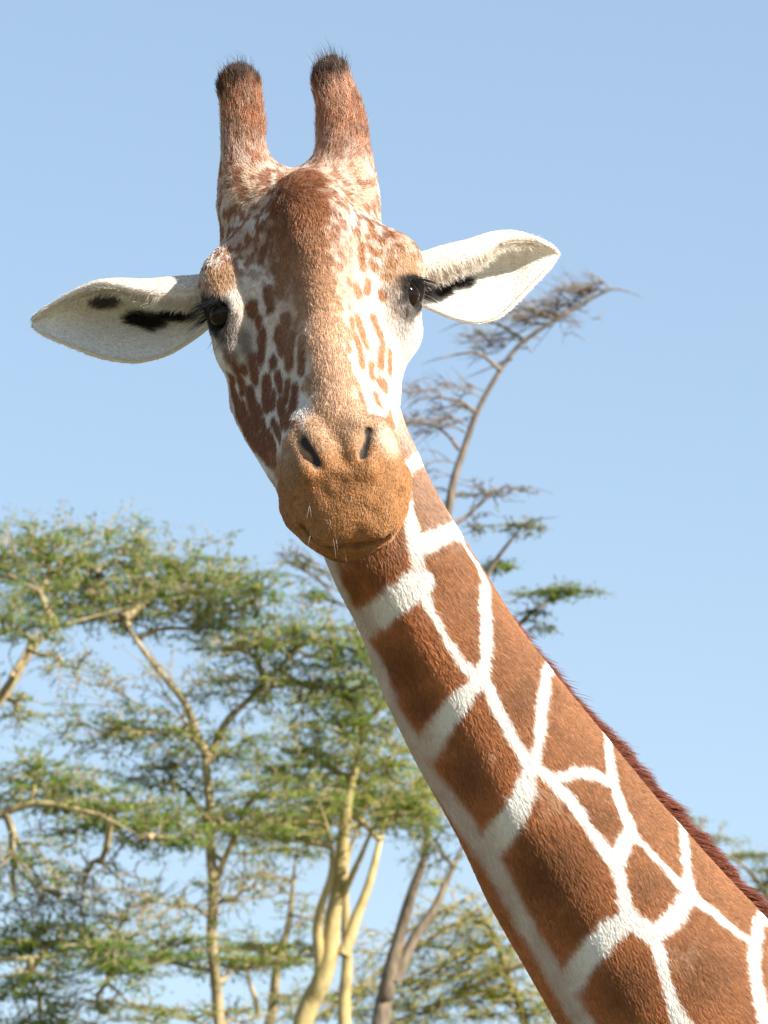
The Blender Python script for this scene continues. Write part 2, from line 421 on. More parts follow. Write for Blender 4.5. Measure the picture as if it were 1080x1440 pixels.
def coat(p):
    """albedo of the coat, some shade painted in, at points p (view coordinates) on head and neck"""
    p = np.asarray(p, float); n = len(p)
    jit = rng.normal(0, 1, n)
    s_, q, w, a = neckloc(p)
    # --- neck
    pm = p - 2 * np.minimum(w, 0)[:, None] * NW                       # the far side mirrors the near side
    pm = np.where((w < -0.012)[:, None], pm, p)
    d = seg_dist(pm, SEG_A, SEG_B, SEG_W) + (noise(p, 160) - .5) * .0045 + (noise(p, 60) - .5) * .004
    wid = .0016 + .007 * smooth(.0, -.8, q / a)
    white = 1 - smooth(-wid, wid, d + jit * .0012)
    low = p[:, 1] < -.74
    if low.any():
        dd = np.linalg.norm(pm[low][:, None] + .04 * (np.stack([noise(p[low], 9, o) for o in (0, 5, 9)], -1) - .5)[:, None] - LOWSEED[None], axis=2); dd.sort(axis=1)
        white[low] = np.maximum(white[low], smooth(.026, .016, dd[:, 1] - dd[:, 0]) * smooth(.92, .98, s_[low]))
    throat = smooth(-.84, -.93, q / a + (noise(p, 40) - .5) * .1) * smooth(.42, .30, s_)
    white = np.maximum(white, throat)
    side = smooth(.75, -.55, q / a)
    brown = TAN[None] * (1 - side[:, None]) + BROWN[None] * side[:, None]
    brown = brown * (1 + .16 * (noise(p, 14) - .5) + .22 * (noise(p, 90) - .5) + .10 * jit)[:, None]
    dk = np.zeros(n)  # dark patch centres; terminator shade and chin shadow painted in with them
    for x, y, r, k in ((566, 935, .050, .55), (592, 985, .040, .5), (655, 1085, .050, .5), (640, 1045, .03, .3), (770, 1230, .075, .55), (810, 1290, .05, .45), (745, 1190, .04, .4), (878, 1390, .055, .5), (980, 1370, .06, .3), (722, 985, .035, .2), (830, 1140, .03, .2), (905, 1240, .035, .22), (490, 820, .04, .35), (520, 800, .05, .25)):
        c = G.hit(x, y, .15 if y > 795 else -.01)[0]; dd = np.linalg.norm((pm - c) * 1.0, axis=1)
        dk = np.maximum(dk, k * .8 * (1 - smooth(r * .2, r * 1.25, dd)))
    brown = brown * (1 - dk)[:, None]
    for x, y, r, k in ((772, 1120, .040, .5), (800, 1140, .022, .4), (745, 1105, .020, .4), (955, 1340, .035, .35), (690, 1062, .008, .8), (610, 860, .03, .25)):   # worn, paler hair
        c = G.hit(x, y, .15)[0]; brown = mixc(brown, np.array([.60, .40, .26]), k * (1 - smooth(r * .2, r * 1.2, np.linalg.norm(pm - c, axis=1))) * smooth(.3, .7, noise(p, 110, 6.)))
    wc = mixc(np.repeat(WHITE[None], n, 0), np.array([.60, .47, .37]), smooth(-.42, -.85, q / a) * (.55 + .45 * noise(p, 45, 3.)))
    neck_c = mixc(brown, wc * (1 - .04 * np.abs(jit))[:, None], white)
    # --- head
    L = hloc(p); x, y, z = L.T
    nf = noise(p, 230); nm = noise(p, 90, 3.3); nl = noise(p, 30, 7.7)
    face = np.repeat(np.array([[.86, .81, .75]]), n, 0) * (1 - .14 * nm)[:, None]
    face = mixc(face, np.array([.62, .42, .27]), smooth(.45, .75, nl) * smooth(.2, .1, y) * .35)
    sp = seg_dist(p, FS_A, FS_B, np.stack([fw, fw], -1)) - np.where(x < .03, .0042, .0036) + (nm - .5) * .006 + jit * .001
    spots = 1 - smooth(-.0035, .0035, sp)
    spot_c = np.where((x < .02)[:, None], np.array([[.27, .10, .04]]), np.array([[.50, .25, .12]])) * (1 + .25 * (nf - .5))[:, None]  # shade painted into the spots: darker on the unlit half of the face
    face = mixc(face, spot_c, spots * .95)
    # freckled brow and crown
    crown = smooth(.03, -.05, y)
    fr = smooth(.485, .555, noise(p, 125, 11.0) * .7 + nf * .3) * crown
    face = mixc(face, np.array([.58, .36, .21]), np.maximum(crown * (.12 + .35 * smooth(.3, .6, nl)), .40 * smooth(.080, .045, np.abs(x)) * smooth(.20, .08, y)))
    face = mixc(face, np.array([.36, .15, .065]), fr * np.where(x > .02, .75, .85))
    # brown bridge: deep on the bump, sandy down the nose
    bw = np.interp(y, [-.16, -.13, -.07, -.01, .05, .10, .18, .26], [.012, .034, .047, .048, .036, .031, .031, .040])
    bx = x - np.interp(y, [-.15, -.04, .05, .25], [.0, -.019, -.006, -.004])
    br = smooth(1.25, .75, np.abs(bx) / bw + (nm - .5) * .9 + (nl - .5) * .4) * smooth(-.16, -.13, y) * smooth(-.02, .02, z)
    bc = np.stack([np.interp(y, [-.12, -.04, .04, .12, .22], v) for v in ([.26, .34, .50, .62, .60], [.095, .145, .275, .395, .38], [.04, .063, .15, .245, .235])], -1)
    face = mixc(face, bc * (1 + .35 * (nf - .5) + .25 * (nm - .5))[:, None], br * .93)
    # muzzle
    mz = smooth(.215, .285, y + (nm - .5) * .05 + (nl - .5) * .03 - .012 * smooth(.0, .03, z))
    mc = MUZ[None] * (1 + .25 * (nm - .5) + .2 * (nf - .5))[:, None]
    face = mixc(face, mc, mz)
    nose = mz * smooth(.33, .27, y) * smooth(-.01, .02, z)
    face = mixc(face, np.array([.50, .34, .22]), nose * .75)
    face = mixc(face, np.array([.80, .70, .58]), (blob(p, 548, 620, .022) + blob(p, 415, 600, .018) * .2).clip(0, 1) * .5)
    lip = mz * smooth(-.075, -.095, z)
    face = mixc(face, np.array([.20, .085, .035]), lip * .7)  # dark lower lip, with the shade beneath it painted in
    mouth = seg_dist(p, ML[:-1], ML[1:], np.full((len(ML) - 1, 2), .003))
    face = mixc(face, np.array([.10, .045, .02]), (1 - smooth(0, .006, mouth)) * .55)  # shade of the mouth crease painted along it
    # horns
    t = np.clip((p[:, 1] - P(0, 260)[1]) / .16, 0, 1); hornm = smooth(.455, .50, p[:, 1]) 
    hc = np.where(rng.random((n, 1)) < .3, np.array([[.66, .47, .34]]), np.array([[.40, .165, .085]])) * (1 + .7 * (nm - .5) + .4 * (nf - .5) + .15 * jit)[:, None]
    face = mixc(face, hc, smooth(P(0, 255)[1], P(0, 170)[1], p[:, 1] + .03 * (nm - .5)) * .9)
    face = mixc(face, DARK, smooth(P(0, 124)[1], P(0, 100)[1], p[:, 1] + np.where(x < -.03, .010, 0) + .03 * (nm - .5) - .35 * (p[:, 0] - np.where(x < -.03, P(339, 0)[0], P(470, 0)[0]))) * .85)
    # brows: tan patches over the eyes, dark skin round the eyes
    face = mixc(face, np.array([.55, .33, .17]), np.maximum(blob(p, 308, 392, .026), blob(p, 566, 378, .030)) * .8)
    for (c, nn), (ex, ey) in zip(EYES, ((306, 444), (578, 414))):
        d2 = np.linalg.norm(p - (c + nn * .012), axis=1)
        face = mixc(face, DARK, 1 - smooth(.026, .036, d2 + (nm - .5) * .008))
    face = mixc(face, DARK, np.maximum(blob(p, 318, 466, .018), np.maximum(blob(p, 286, 430, .020), blob(p, 577, 440, .012))) * .9)
    face = mixc(face, np.array([.42, .36, .31]), np.maximum(blob(p, 562, 452, .026), blob(p, 335, 478, .026)) * .7)
    # inside of the nostrils
    for (a_, b_, r_, k_) in cuts:
        ab = b_ - a_; tt = np.clip((p - a_) @ ab / (ab @ ab), 0, 1); d2 = np.linalg.norm(p - a_ - tt[:, None] * ab, axis=1)
        face = mixc(face, DARK, 1 - smooth(r_ * .95, r_ * 1.25, d2))
    # head / neck border: whatever lies behind the jaw belongs to the neck
    D_neck = neck_val(p)
    isneck = np.maximum(smooth(.006, -.002, D_neck) * smooth(-.02, -.06, p[:, 2]) * smooth(-.15, -.07, s_), smooth(-.075, -.085, p[:, 1]))
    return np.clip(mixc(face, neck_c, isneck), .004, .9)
_nf = neck_fn()
def neck_val(p): return _nf(p[:, 0], p[:, 1], p[:, 2])

def ear_coat(p, st, inner, dark):
    n = len(p); nm = noise(p, 120); nf = noise(p, 300)
    c = np.repeat(np.array([.86, .81, .74])[None], n, 0) * (1 - .10 * nm)[:, None]
    for x, y, rx, ry, k in dark:
        e = np.hypot((p[:, 0] - P(x, y, -.07)[0]) / (rx / 1000), (p[:, 1] - P(x, y, -.07)[1]) / (ry / 1000)) + (nm - .5) * .5
        c = mixc(c, DARK, (1 - smooth(.6, 1.1, e)) * k * inner * (st[:, 1] > .33))
    c = mixc(c, np.array([.62, .50, .38]), (1 - inner) * .5)
    return np.clip(c, .004, .9)
EL_DARK = [(150, 420, 24, 13, .85), (196, 446, 24, 11, 1), (216, 452, 26, 12, 1), (250, 442, 34, 10, 1)]
ER_DARK = [(615, 408, 24, 13, 1), (640, 396, 26, 12, 1)]  # shade of the ear cavity painted into the hair colour

nb = len(V); ne = len(EL[0])
allV = np.concatenate([V, EL[0], ER[0]]); allF = np.concatenate([Q, EL[1] + nb, ER[1] + nb + ne])
vn = vnormals(allV, allF)
def ear_args(E): return E[2], np.r_[np.ones(len(E[0]) // 2), np.zeros(len(E[0]) // 2)]
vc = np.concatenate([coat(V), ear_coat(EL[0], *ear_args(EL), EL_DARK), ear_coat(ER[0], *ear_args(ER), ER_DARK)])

M_skin = bpy.data.materials.new('giraffe_hide'); M_skin.use_nodes = True
nt_ = M_skin.node_tree; bs = nt_.nodes['Principled BSDF']; bs.inputs['Roughness'].default_value = .8
at_ = nt_.nodes.new('ShaderNodeAttribute'); at_.attribute_name = 'coat'
nt_.links.new(at_.outputs['Color'], bs.inputs['Base Color'])

# ------------------------------------------------------------------ giraffe: trunk and legs (below the frame)
def lower_body():
    B = Field([0.0, 7.2, -0.02], [3.6, 9.2, 3.55], 0.018)
    nf0 = neck_fn(0.004)
    def nfw(x, y, z):
        d = np.stack([x, y, z], -1) - CAM
        v = d @ UP; f = d @ FWD
        return np.where(v < -.85, nf0(x, v, DIST - f), 0.06)
    B.add(nfw, [0.2, 7.4, 2.0], [1.3, 9.0, 3.6], 0.03)
    y0 = 8.05
    B.cone((1.12, y0, 2.35), (1.05, y0, 2.05), .34, .28, .12)
    B.cone((.92, y0, 2.55), (1.35, y0, 2.55), .27, .28, .15)
    B.cone((1.35, y0, 2.38), (2.45, y0 + .05, 2.08), .40, .36, .15)
    B.cone((1.45, y0, 2.1), (2.3, y0 + .05, 1.95), .36, .32, .15)
    B.ell((2.55, y0 + .05, 2.02), (.32, .27, .34), None, .12)
    for sy, dx in ((-1, 0.0), (1, 0.12)):
        yy = y0 + sy * .19
        B.chain([(1.15 + dx, yy, 2.2), (1.1 + dx, yy, 1.72), (1.12 + dx, yy, 1.15), (1.12 + dx, yy, .98), (1.12 + dx, yy, .25), (1.09 + dx, yy, .12)], [.19, .115, .066, .078, .048, .058], .06)
        B.cone((1.09 + dx, yy, .12), (1.04 + dx, yy, .07), .058, .075, .03)
        B.chain([(2.6 - dx, yy, 2.0), (2.48 - dx, yy, 1.62), (2.68 - dx, yy, 1.12), (2.72 - dx, yy, .98), (2.66 - dx, yy, .25), (2.63 - dx, yy, .12)], [.24, .15, .072, .076, .048, .058], .06)
        B.cone((2.63 - dx, yy, .12), (2.58 - dx, yy, .07), .058, .075, .03)
    B.chain([(2.84, y0 + .05, 2.1), (2.98, y0 + .05, 1.8), (3.0, y0 + .05, 1.3)], [.035, .022, .012], .03)
    B.chain([(3.0, y0 + .05, 1.3), (3.0, y0 + .05, .95)], [.03, .02], .02)
    B.add(lambda x, y, z: z + 0 * x, [0, 7.2, -.02], [3.6, 9.2, -.0], .004, 'x') if False else None
    v, q = B.mesh()
    v[:, 2] = np.maximum(v[:, 2], 0.0)
    # reticulated coat: cells round scattered seeds
    sd = v[rng.choice(len(v), 330, replace=False)]
    keep = []
    for i in range(len(sd)):
        r = .12 if sd[i, 2] < 1.5 else .21
        if all(np.linalg.norm(sd[i] - sd[j]) > r for j in keep): keep.append(i)
    sd = sd[keep]; wv = v + .05 * (np.stack([noise(v, 9, o) for o in (0, 5, 9)], -1) - .5)
    d = np.linalg.norm(wv[:, None] - sd[None], axis=2); d.sort(axis=1)
    line = smooth(.030, .012, d[:, 1] - d[:, 0]) 
    c = BROWN[None] * (.9 + .3 * noise(v, 12))[:, None]
    c = mixc(c, WHITE, np.maximum(line, smooth(.75, .45, v[:, 2])))
    c = mixc(c, DARK, smooth(.16, .12, v[:, 2]) + smooth(1.4, 1.3, v[:, 2]) * (v[:, 0] > 2.9))
    return v, q, np.clip(c * .72, .004, .9)
LV, LQ, LC = lower_body()

giraffe = bpy.data.objects.new('giraffe', None); col.objects.link(giraffe)
giraffe.location = (1.8, 8.05, 0)
giraffe['label'] = 'giraffe with brown patches and white lines, facing front, long neck rising before the trees'
giraffe['category'] = 'giraffe'
GP = np.array(giraffe.location)
bv = np.concatenate([to_world(allV), LV]) - GP
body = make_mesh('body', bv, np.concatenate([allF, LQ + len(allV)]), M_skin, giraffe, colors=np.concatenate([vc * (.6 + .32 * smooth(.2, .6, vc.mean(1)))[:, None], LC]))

# eyes
def sphere(name, c, r, axis, mat, parent, nu=32, nv=20):
    ax = unit(axis); t = unit(np.cross(ax, [0, 0.3, 1.0])); b = np.cross(ax, t); v = []; f = []
    for i in range(nv + 1):
        th = math.pi * i / nv
        for j in range(nu):
            ph = 2 * math.pi * j / nu
            rr = r * (1 + .10 * math.exp(-(th / .5) ** 2))            # cornea
            v.append(c + rr * (math.cos(th) * ax + math.sin(th) * (math.cos(ph) * t + math.sin(ph) * b)))
    for i in range(nv):
        for j in range(nu):
            f.append((i * nu + j, i * nu + (j + 1) % nu, (i + 1) * nu + (j + 1) % nu, (i + 1) * nu + j))
    return make_mesh(name, np.array(v), f, mat, parent)
M_eye = simple = bpy.data.materials.new('eye_dark'); M_eye.use_nodes = True
b_ = M_eye.node_tree.nodes['Principled BSDF']; b_.inputs['Base Color'].default_value = (.012, .007, .005, 1); b_.inputs['Roughness'].default_value = .12; b_.inputs['Specular IOR Level'].default_value = .18
EYE_OBJ = []
for c, n in EYES:
    EYE_OBJ.append(sphere('eye', to_world(c + n * .004) - GP, .0228, dir_world(n), M_eye, giraffe))

# ------------------------------------------------------------------ hair
def hair_mat(name, gloss=.25, trans=.25):
    m = bpy.data.materials.new(name); m.use_nodes = True; nt = m.node_tree; nt.nodes.clear()
    out = nt.nodes.new('ShaderNodeOutputMaterial'); at = nt.nodes.new('ShaderNodeAttribute'); at.attribute_name = 'coat'
    pr = nt.nodes.new('ShaderNodeBsdfPrincipled'); pr.inputs['Roughness'].default_value = .55
    pr.inputs['Specular IOR Level'].default_value = gloss
    tr = nt.nodes.new('ShaderNodeBsdfTranslucent'); mx = nt.nodes.new('ShaderNodeMixShader'); mx.inputs[0].default_value = trans
    nt.links.new(at.outputs['Color'], pr.inputs['Base Color']); nt.links.new(at.outputs['Color'], tr.inputs['Color'])
    nt.links.new(pr.outputs[0], mx.inputs[1]); nt.links.new(tr.outputs[0], mx.inputs[2]); nt.links.new(mx.outputs[0], out.inputs['Surface'])
    return m
M_fur = hair_mat('fur_hair')
def hair_object(name, pts, radius, colors, parent, mat=None):
    """pts: N,K,3 in view coordinates; radius N,K; colors N,3"""
    n, k, _ = pts.shape
    cu = bpy.data.hair_curves.new(name); cu.add_curves([k] * n)
    cu.attributes['position'].data.foreach_set('vector', (to_world(pts) - GP).astype(np.float32).ravel())
    ra = cu.attributes.get('radius') or cu.attributes.new('radius', 'FLOAT', 'POINT')
    ra.data.foreach_set('value', np.ascontiguousarray(radius, np.float32).ravel())
    ca = cu.attributes.new('coat', 'FLOAT_COLOR', 'CURVE'); c4 = np.ones((n, 4), np.float32); c4[:, :3] = colors
    ca.data.foreach_set('color', c4.ravel())
    cu.materials.append(mat or M_fur)
    o = bpy.data.objects.new(name, cu); col.objects.link(o); o.parent = parent
    return o
def scatter(v, f, vnm, dens):
    """random roots on a quad mesh; dens(centres, normals) in hairs per square metre -> points, normals, face, bary"""
    p = v[f]; fnm = np.cross(p[:, 2] - p[:, 0], p[:, 3] - p[:, 1]); A = np.linalg.norm(fnm, axis=1) / 2
    lam = A * dens(p.mean(1), unit(vnm[f].mean(1)))
    cnt = rng.poisson(lam); idx = np.repeat(np.arange(len(f)), cnt)
    a, b = rng.random(len(idx)), rng.random(len(idx))
    W = np.stack([(1 - a) * (1 - b), a * (1 - b), a * b, (1 - a) * b], -1)
    return (p[idx] * W[..., None]).sum(1), unit((vnm[f[idx]] * W[..., None]).sum(1)), idx, W
def grow(p, n, direc, length, lift, curl=.12, k=4):
    """hairs from roots p, combed along direc, lifted off the skin by lift (0..1), tips bending back to the skin"""
    N = len(p); direc = direc + rng.normal(0, curl, (N, 3))
    tng = unit(direc - n * (direc * n).sum(1, keepdims=True))
    L = np.asarray(length)[:, None]; lf = np.asarray(lift)[:, None]
    pts = [p - n * .0006]
    for i in range(1, k):
        t = i / (k - 1)
        pts.append(p + tng * L * t * np.sqrt(1 - lf ** 2 * (1 - .4 * t)) + n * L * lf * (t - .35 * t * t))
    return np.stack(pts, 1)
if FUR:
    HAIRS = []
    # --- head and neck
    hv, hf, hn = V, Q, vn[:nb]
    def dens(c, n):
        vis = smooth(-.45, .1, n[:, 2]); y = c[:, 1]
        return (520000 * vis + 50000) * np.where(y < -.8, .25, 1.0)
    p, n, idx, W = scatter(hv, hf, hn, dens)
    c = coat(p); N = len(p)
    L_ = hloc(p); hx, hy, hz = L_.T
    s_, q_, w_, a_ = neckloc(p)
    isn = smooth(.006, -.002, neck_val(p)) * smooth(-.02, -.06, p[:, 2]) * smooth(-.15, -.07, s_)
    isn = np.maximum(isn, (p[:, 1] < -.09) * 1.0)
    horn = smooth(P(0, 315)[1], P(0, 205)[1], p[:, 1])
    muz = smooth(.22, .27, hy) * (1 - isn)
    comb = NA[None] * isn[:, None] + (1 - isn)[:, None] * (HY[None] * (1 - horn[:, None]) + horn[:, None] * np.array([0, 1.0, .12]) + .5 * np.clip(hx / .07, -1, 1)[:, None] * HX[None] * (.6 * (1 - muz) * (1 - horn))[:, None])
    hb = (4 * horn * (1 - horn) * (1 - isn))[:, None]; comb = comb + hb * (np.clip(hx / .05, -1, 1)[:, None] * HX[None] * .9 + np.array([.25, .3, 0]))
    swirl = np.stack([noise(p, 22, o) for o in (1, 4, 8)], -1) - .5
    clump = np.stack([noise(p, 300, o) for o in (2, 6, 10)], -1) - .5
    comb = unit(comb) + swirl * (.30 * isn + (1 - isn) * (.8 - .3 * muz))[:, None] + clump * (.34 * isn + (1 - isn) * (.62 - .25 * muz))[:, None]
    ln = .0095 * isn + (1 - isn) * (.0066 + .0120 * smooth(P(0, 245)[1], P(0, 185)[1], p[:, 1]) - .0035 * muz + .002 * smooth(.0, -.08, hy) * (1 - horn))
    ln = ln * rng.uniform(.55, 1.25, N)
    lift = .17 * isn + (1 - isn) * (.38 + .22 * muz + .14 * horn)
    near_eye = np.min([np.linalg.norm(p - (e + m * .012), axis=1) for e, m in EYES], axis=0)
    ln = ln * smooth(.018, .034, near_eye)
    lift = np.clip(lift + rng.normal(0, .07, N), .06, .8)
    for (a2_, b2_, r2_, k2_) in cuts:
        ab = b2_ - a2_; tt = np.clip((p - a2_) @ ab / (ab @ ab), 0, 1); ln = ln * smooth(r2_ * .8, r2_ * 1.6, np.linalg.norm(p - a2_ - tt[:, None] * ab, axis=1))
    keep = ln > .0012
    p, n, comb, ln, lift, c, isn = [z_[keep] for z_ in (p, n, comb, ln, lift, c, isn)]; N = len(p)
    pts = grow(p, n, comb, ln, lift, .16)
    rad = np.repeat(np.array([[.00030, .00027, .00018, .00005]]), N, 0) * rng.uniform(.7, 1.25, (N, 1))
    light = smooth(.25, .6, c.mean(1)); tone = 1 + (1 - .6 * light) * ((1 + (.5 - .2 * isn) * (noise(p, 340, 9.) - .5)) * rng.uniform(.74, 1.28, N) - 1)
    c = np.clip(c * tone[:, None], .004, .9)
    HAIRS.append((pts, rad, c))
    # --- ears
    for E, off, dk in ((EL, nb, EL_DARK), (ER, nb + ne, ER_DARK)):
        ev, ef = E[0], E[1]; enn = vn[off:off + ne]
        p, n, idx, W = scatter(ev, ef, enn, lambda c_, n_: np.full(len(c_), 420000.0))
        st = (E[2][ef[idx]] * W[..., None]).sum(1); inner = (ef[idx].min(1) < ne // 2) * 1.0
        c = ear_coat(p, st, inner, dk); N = len(p)
        d = unit(ev[-1 - 13] - ev[13])[None] * np.ones((N, 1))
        darkness = 1 - c.mean(1) / .75
        liproll = (st[:, 1] < .12) & (st[:, 0] < .75)
        ln = (.0045 + .012 * np.clip(darkness, 0, 1) * inner + .010 * liproll) * rng.uniform(.5, 1.3, N)
        d = d + liproll[:, None] * np.array([0, -1.6, .2])
        pts = grow(p, n, d, ln, np.clip(.25 + .25 * np.clip(darkness, 0, 1) + rng.normal(0, .08, N), .05, .8), .3)
        rad = np.repeat(np.array([[.00030, .00026, .00017, .00004]]), N, 0) * rng.uniform(.7, 1.25, (N, 1))
        HAIRS.append((pts, rad, np.clip(c * rng.uniform(.75, 1.2, (N, 1)), .004, .9)))
    print('fur strands', sum(len(h[0]) for h in HAIRS))
    hair_object('fur', *[np.concatenate([h[i] for h in HAIRS]) for i in range(3)], giraffe)
    # --- horn tufts
    for OS, nh in ((OSL, 620), (OSR, 600)):
        tip = OS[-1]; r = .024
        ang = rng.uniform(0, 2 * math.pi, nh); rr = r * np.sqrt(rng.random(nh))
        p = tip + np.stack([rr * np.cos(ang), .022 - .25 * rr + .0 * rr, rr * np.sin(ang)], -1); p[:, 1] -= .6 * rr * rr / r
        n = unit(p - (tip - [0, .03, 0]))
        d = np.array([0, 1.0, 0]) + n * .5
        bend = np.stack([-1.3 * (rng.random(nh) - .25), np.zeros(nh), rng.normal(0, .3, nh)], -1)
        ln = rng.uniform(.006, .036, nh) * rng.uniform(.5, 1.15, nh); k = 5
        pts = np.stack([p + unit(d) * (ln * t)[:, None] + bend * (ln * t * t * .45)[:, None] for t in np.linspace(-.25, 1, k)], 1)
        rad = np.array([[.00030, .00027, .0002, .00013, .00004]]) * np.ones((nh, 1))
        cc = np.where(rng.random((nh, 1)) < .18, np.array([[.55, .45, .36]]), np.array([[.03, .032, .038]])) * rng.uniform(.7, 1.3, (nh, 1))
        hair_object('horn_tuft', pts, rad, cc, giraffe)
    # --- eyelashes
    for (e, m), out, eo in zip(EYES, (-1, 1), EYE_OBJ):
        up = unit(-HY + .25 * HZ); up = unit(up - m * (up @ m)); sd = np.cross(up, m); sd = sd if sd @ HX * out > 0 else -sd
        ll = []
        for i in range(170):
            upper = i < 115
            a = rng.uniform(-1.2, 1.35) if upper else rng.uniform(-.9, 1.0)
            base = e + m * rng.uniform(.009, .014) + .0235 * (math.cos(a) * up * (1 if upper else -1) + math.sin(a) * sd)
            d = unit(m * .8 + (up * .15 if upper else -up * 1.0) + sd * (.5 + .5 * math.sin(a)) + rng.normal(0, .12, 3))
            dr = unit(np.array([0, -1.0, 0]) + .8 * out * np.array([1.0, 0, 0])) * (.9 if upper else .5)
            L0 = rng.uniform(.018, .036) if upper else rng.uniform(.012, .030)
            ll.append([base + d * L0 * t + dr * L0 * t * t * .55 for t in np.linspace(0, 1, 5)])
        ll = np.array(ll)
        hair_object('eyelashes', ll, np.array([[.0004, .00036, .0003, .0002, .00006]]) * np.ones((len(ll), 1)), np.full((len(ll), 3), .012), eo)
    # --- whiskers round the lips and chin
    wh = []
    for i in range(26):
        x = rng.uniform(405, 572); y = rng.uniform(690, 772)
        h = G.hit(x, y)[0]; nrm = G.grad(h[None])[0]
        d = unit(nrm * .7 + np.array([0, -.6, .1]) + rng.normal(0, .25, 3)); L0 = rng.uniform(.008, .024)
        wh.append([h + d * L0 * t + np.array([0, -1, 0]) * L0 * t * t * .3 for t in np.linspace(0, 1, 4)])
    wh = np.array(wh)
    hair_object('whiskers', wh, np.array([[.00016, .00014, .0001, .00004]]) * np.ones((len(wh), 1)), np.where(rng.random((len(wh), 1)) < .6, .6, .03) * np.ones((1, 3)), giraffe)
    # --- mane along the back of the neck
    nm_ = 26000
    sm = rng.uniform(.16, 1.15, nm_); th = np.interp(sm, [.2, .36, .6, 1.0], [-.80, -.52, -.40, -.36]) + rng.normal(0, .045, nm_)          # just behind the ridge
    am = np.interp(sm, _ns, _na); cm = np.interp(sm, _ns, _nc); wm = np.interp(sm, _ns, _nw)
    nrm = NQ[None] * np.cos(th)[:, None] + NW[None] * np.sin(th)[:, None]
    p = N0 + NA * sm[:, None] + NQ * (cm + (am - .002) * np.cos(th))[:, None] + NW * (wm + (am - .002) * .8 * np.sin(th))[:, None]
    ln = rng.uniform(.028, .044, nm_) * (.75 + .5 * noise(p, 55, 4.))
    d = unit(nrm + NA * .55 + rng.normal(0, .10, (nm_, 3)))
    pts = np.stack([p + d * (ln * t)[:, None] + NA * (ln * t * t * .35)[:, None] for t in np.linspace(0, 1, 4)], 1)
    cc = np.array([[.20, .058, .03]]) * rng.uniform(.5, 1.5, (nm_, 1))
    hair_object('mane', pts, np.array([[.0005, .00045, .0003, .00008]]) * np.ones((nm_, 1)), cc, giraffe)

# ------------------------------------------------------------------ ground
def ground():
    m = bpy.data.materials.new('dry_grass_ground'); m.use_nodes = True; nt = m.node_tree; b = nt.nodes['Principled BSDF']; b.inputs['Roughness'].default_value = .95
    tc = nt.nodes.new('ShaderNodeTexCoord'); n1 = nt.nodes.new('ShaderNodeTexNoise'); n1.inputs['Scale'].default_value = .35; n1.inputs['Detail'].default_value = 10
    cr = nt.nodes.new('ShaderNodeValToRGB'); cr.color_ramp.elements[0].color = (.10, .095, .04, 1); cr.color_ramp.elements[1].color = (.16, .14, .07, 1)
    nt.links.new(tc.outputs['Object'], n1.inputs['Vector']); nt.links.new(n1.outputs['Fac'], cr.inputs['Fac']); nt.links.new(cr.outputs[0], b.inputs['Base Color'])
    n = 80; xs = np.sign(np.linspace(-1, 1, n)) * np.abs(np.linspace(-1, 1, n)) ** 3 * 2500
    X, Y = np.meshgrid(xs, xs, indexing='ij'); v = np.stack([X, Y + 60, np.zeros_like(X)], -1).reshape(-1, 3)
    r = np.hypot(v[:, 0], v[:, 1] - 40); v[:, 2] = -.25 * smooth(10, 60, np.abs(v[:, 1] - 10)) * noise(v, .02) - .004
    f = [(i * n + j, (i + 1) * n + j, (i + 1) * n + j + 1, i * n + j + 1) for i in range(n - 1) for j in range(n - 1)]
    o = make_mesh('ground', v, f, m); o['kind'] = 'structure'
ground()

# ------------------------------------------------------------------ acacia trees behind the giraffe
def bark_mat(name, c1, c2):
    m = bpy.data.materials.new(name); m.use_nodes = True; nt = m.node_tree; b = nt.nodes['Principled BSDF']; b.inputs['Roughness'].default_value = .85
    tc = nt.nodes.new('ShaderNodeTexCoord'); mp = nt.nodes.new('ShaderNodeMapping'); mp.inputs['Scale'].default_value = (6, 6, 2)
    n1 = nt.nodes.new('ShaderNodeTexNoise'); n1.inputs['Scale'].default_value = 2.2; n1.inputs['Detail'].default_value = 6
    cr = nt.nodes.new('ShaderNodeValToRGB'); cr.color_ramp.elements[0].color = (*c1, 1); cr.color_ramp.elements[1].color = (*c2, 1)
    cr.color_ramp.elements[0].position = .35; cr.color_ramp.elements[1].position = .65
    bp = nt.nodes.new('ShaderNodeBump'); bp.inputs['Strength'].default_value = .5; bp.inputs['Distance'].default_value = .03
    nt.links.new(tc.outputs['Object'], mp.inputs[0]); nt.links.new(mp.outputs[0], n1.inputs['Vector']); nt.links.new(n1.outputs['Fac'], cr.inputs['Fac'])
    nt.links.new(cr.outputs[0], b.inputs['Base Color']); nt.links.new(n1.outputs['Fac'], bp.inputs['Height']); nt.links.new(bp.outputs[0], b.inputs['Normal'])
    return m
def leaf_mat():
    m = bpy.data.materials.new('acacia_leaf'); m.use_nodes = True; nt = m.node_tree; nt.nodes.clear()
    out = nt.nodes.new('ShaderNodeOutputMaterial'); at = nt.nodes.new('ShaderNodeAttribute'); at.attribute_name = 'coat'
    d = nt.nodes.new('ShaderNodeBsdfDiffuse'); t = nt.nodes.new('ShaderNodeBsdfTranslucent'); mx = nt.nodes.new('ShaderNodeMixShader'); mx.inputs[0].default_value = .5
    nt.links.new(at.outputs['Color'], d.inputs['Color']); nt.links.new(at.outputs['Color'], t.inputs['Color'])
    nt.links.new(d.outputs[0], mx.inputs[1]); nt.links.new(t.outputs[0], mx.inputs[2]); nt.links.new(mx.outputs[0], out.inputs['Surface'])
    return m
M_leaf = leaf_mat()
M_yellow = bark_mat('fever_tree_bark', (.29, .22, .085), (.44, .34, .15))
M_olive = bark_mat('olive_bark', (.20, .155, .08), (.36, .28, .145))
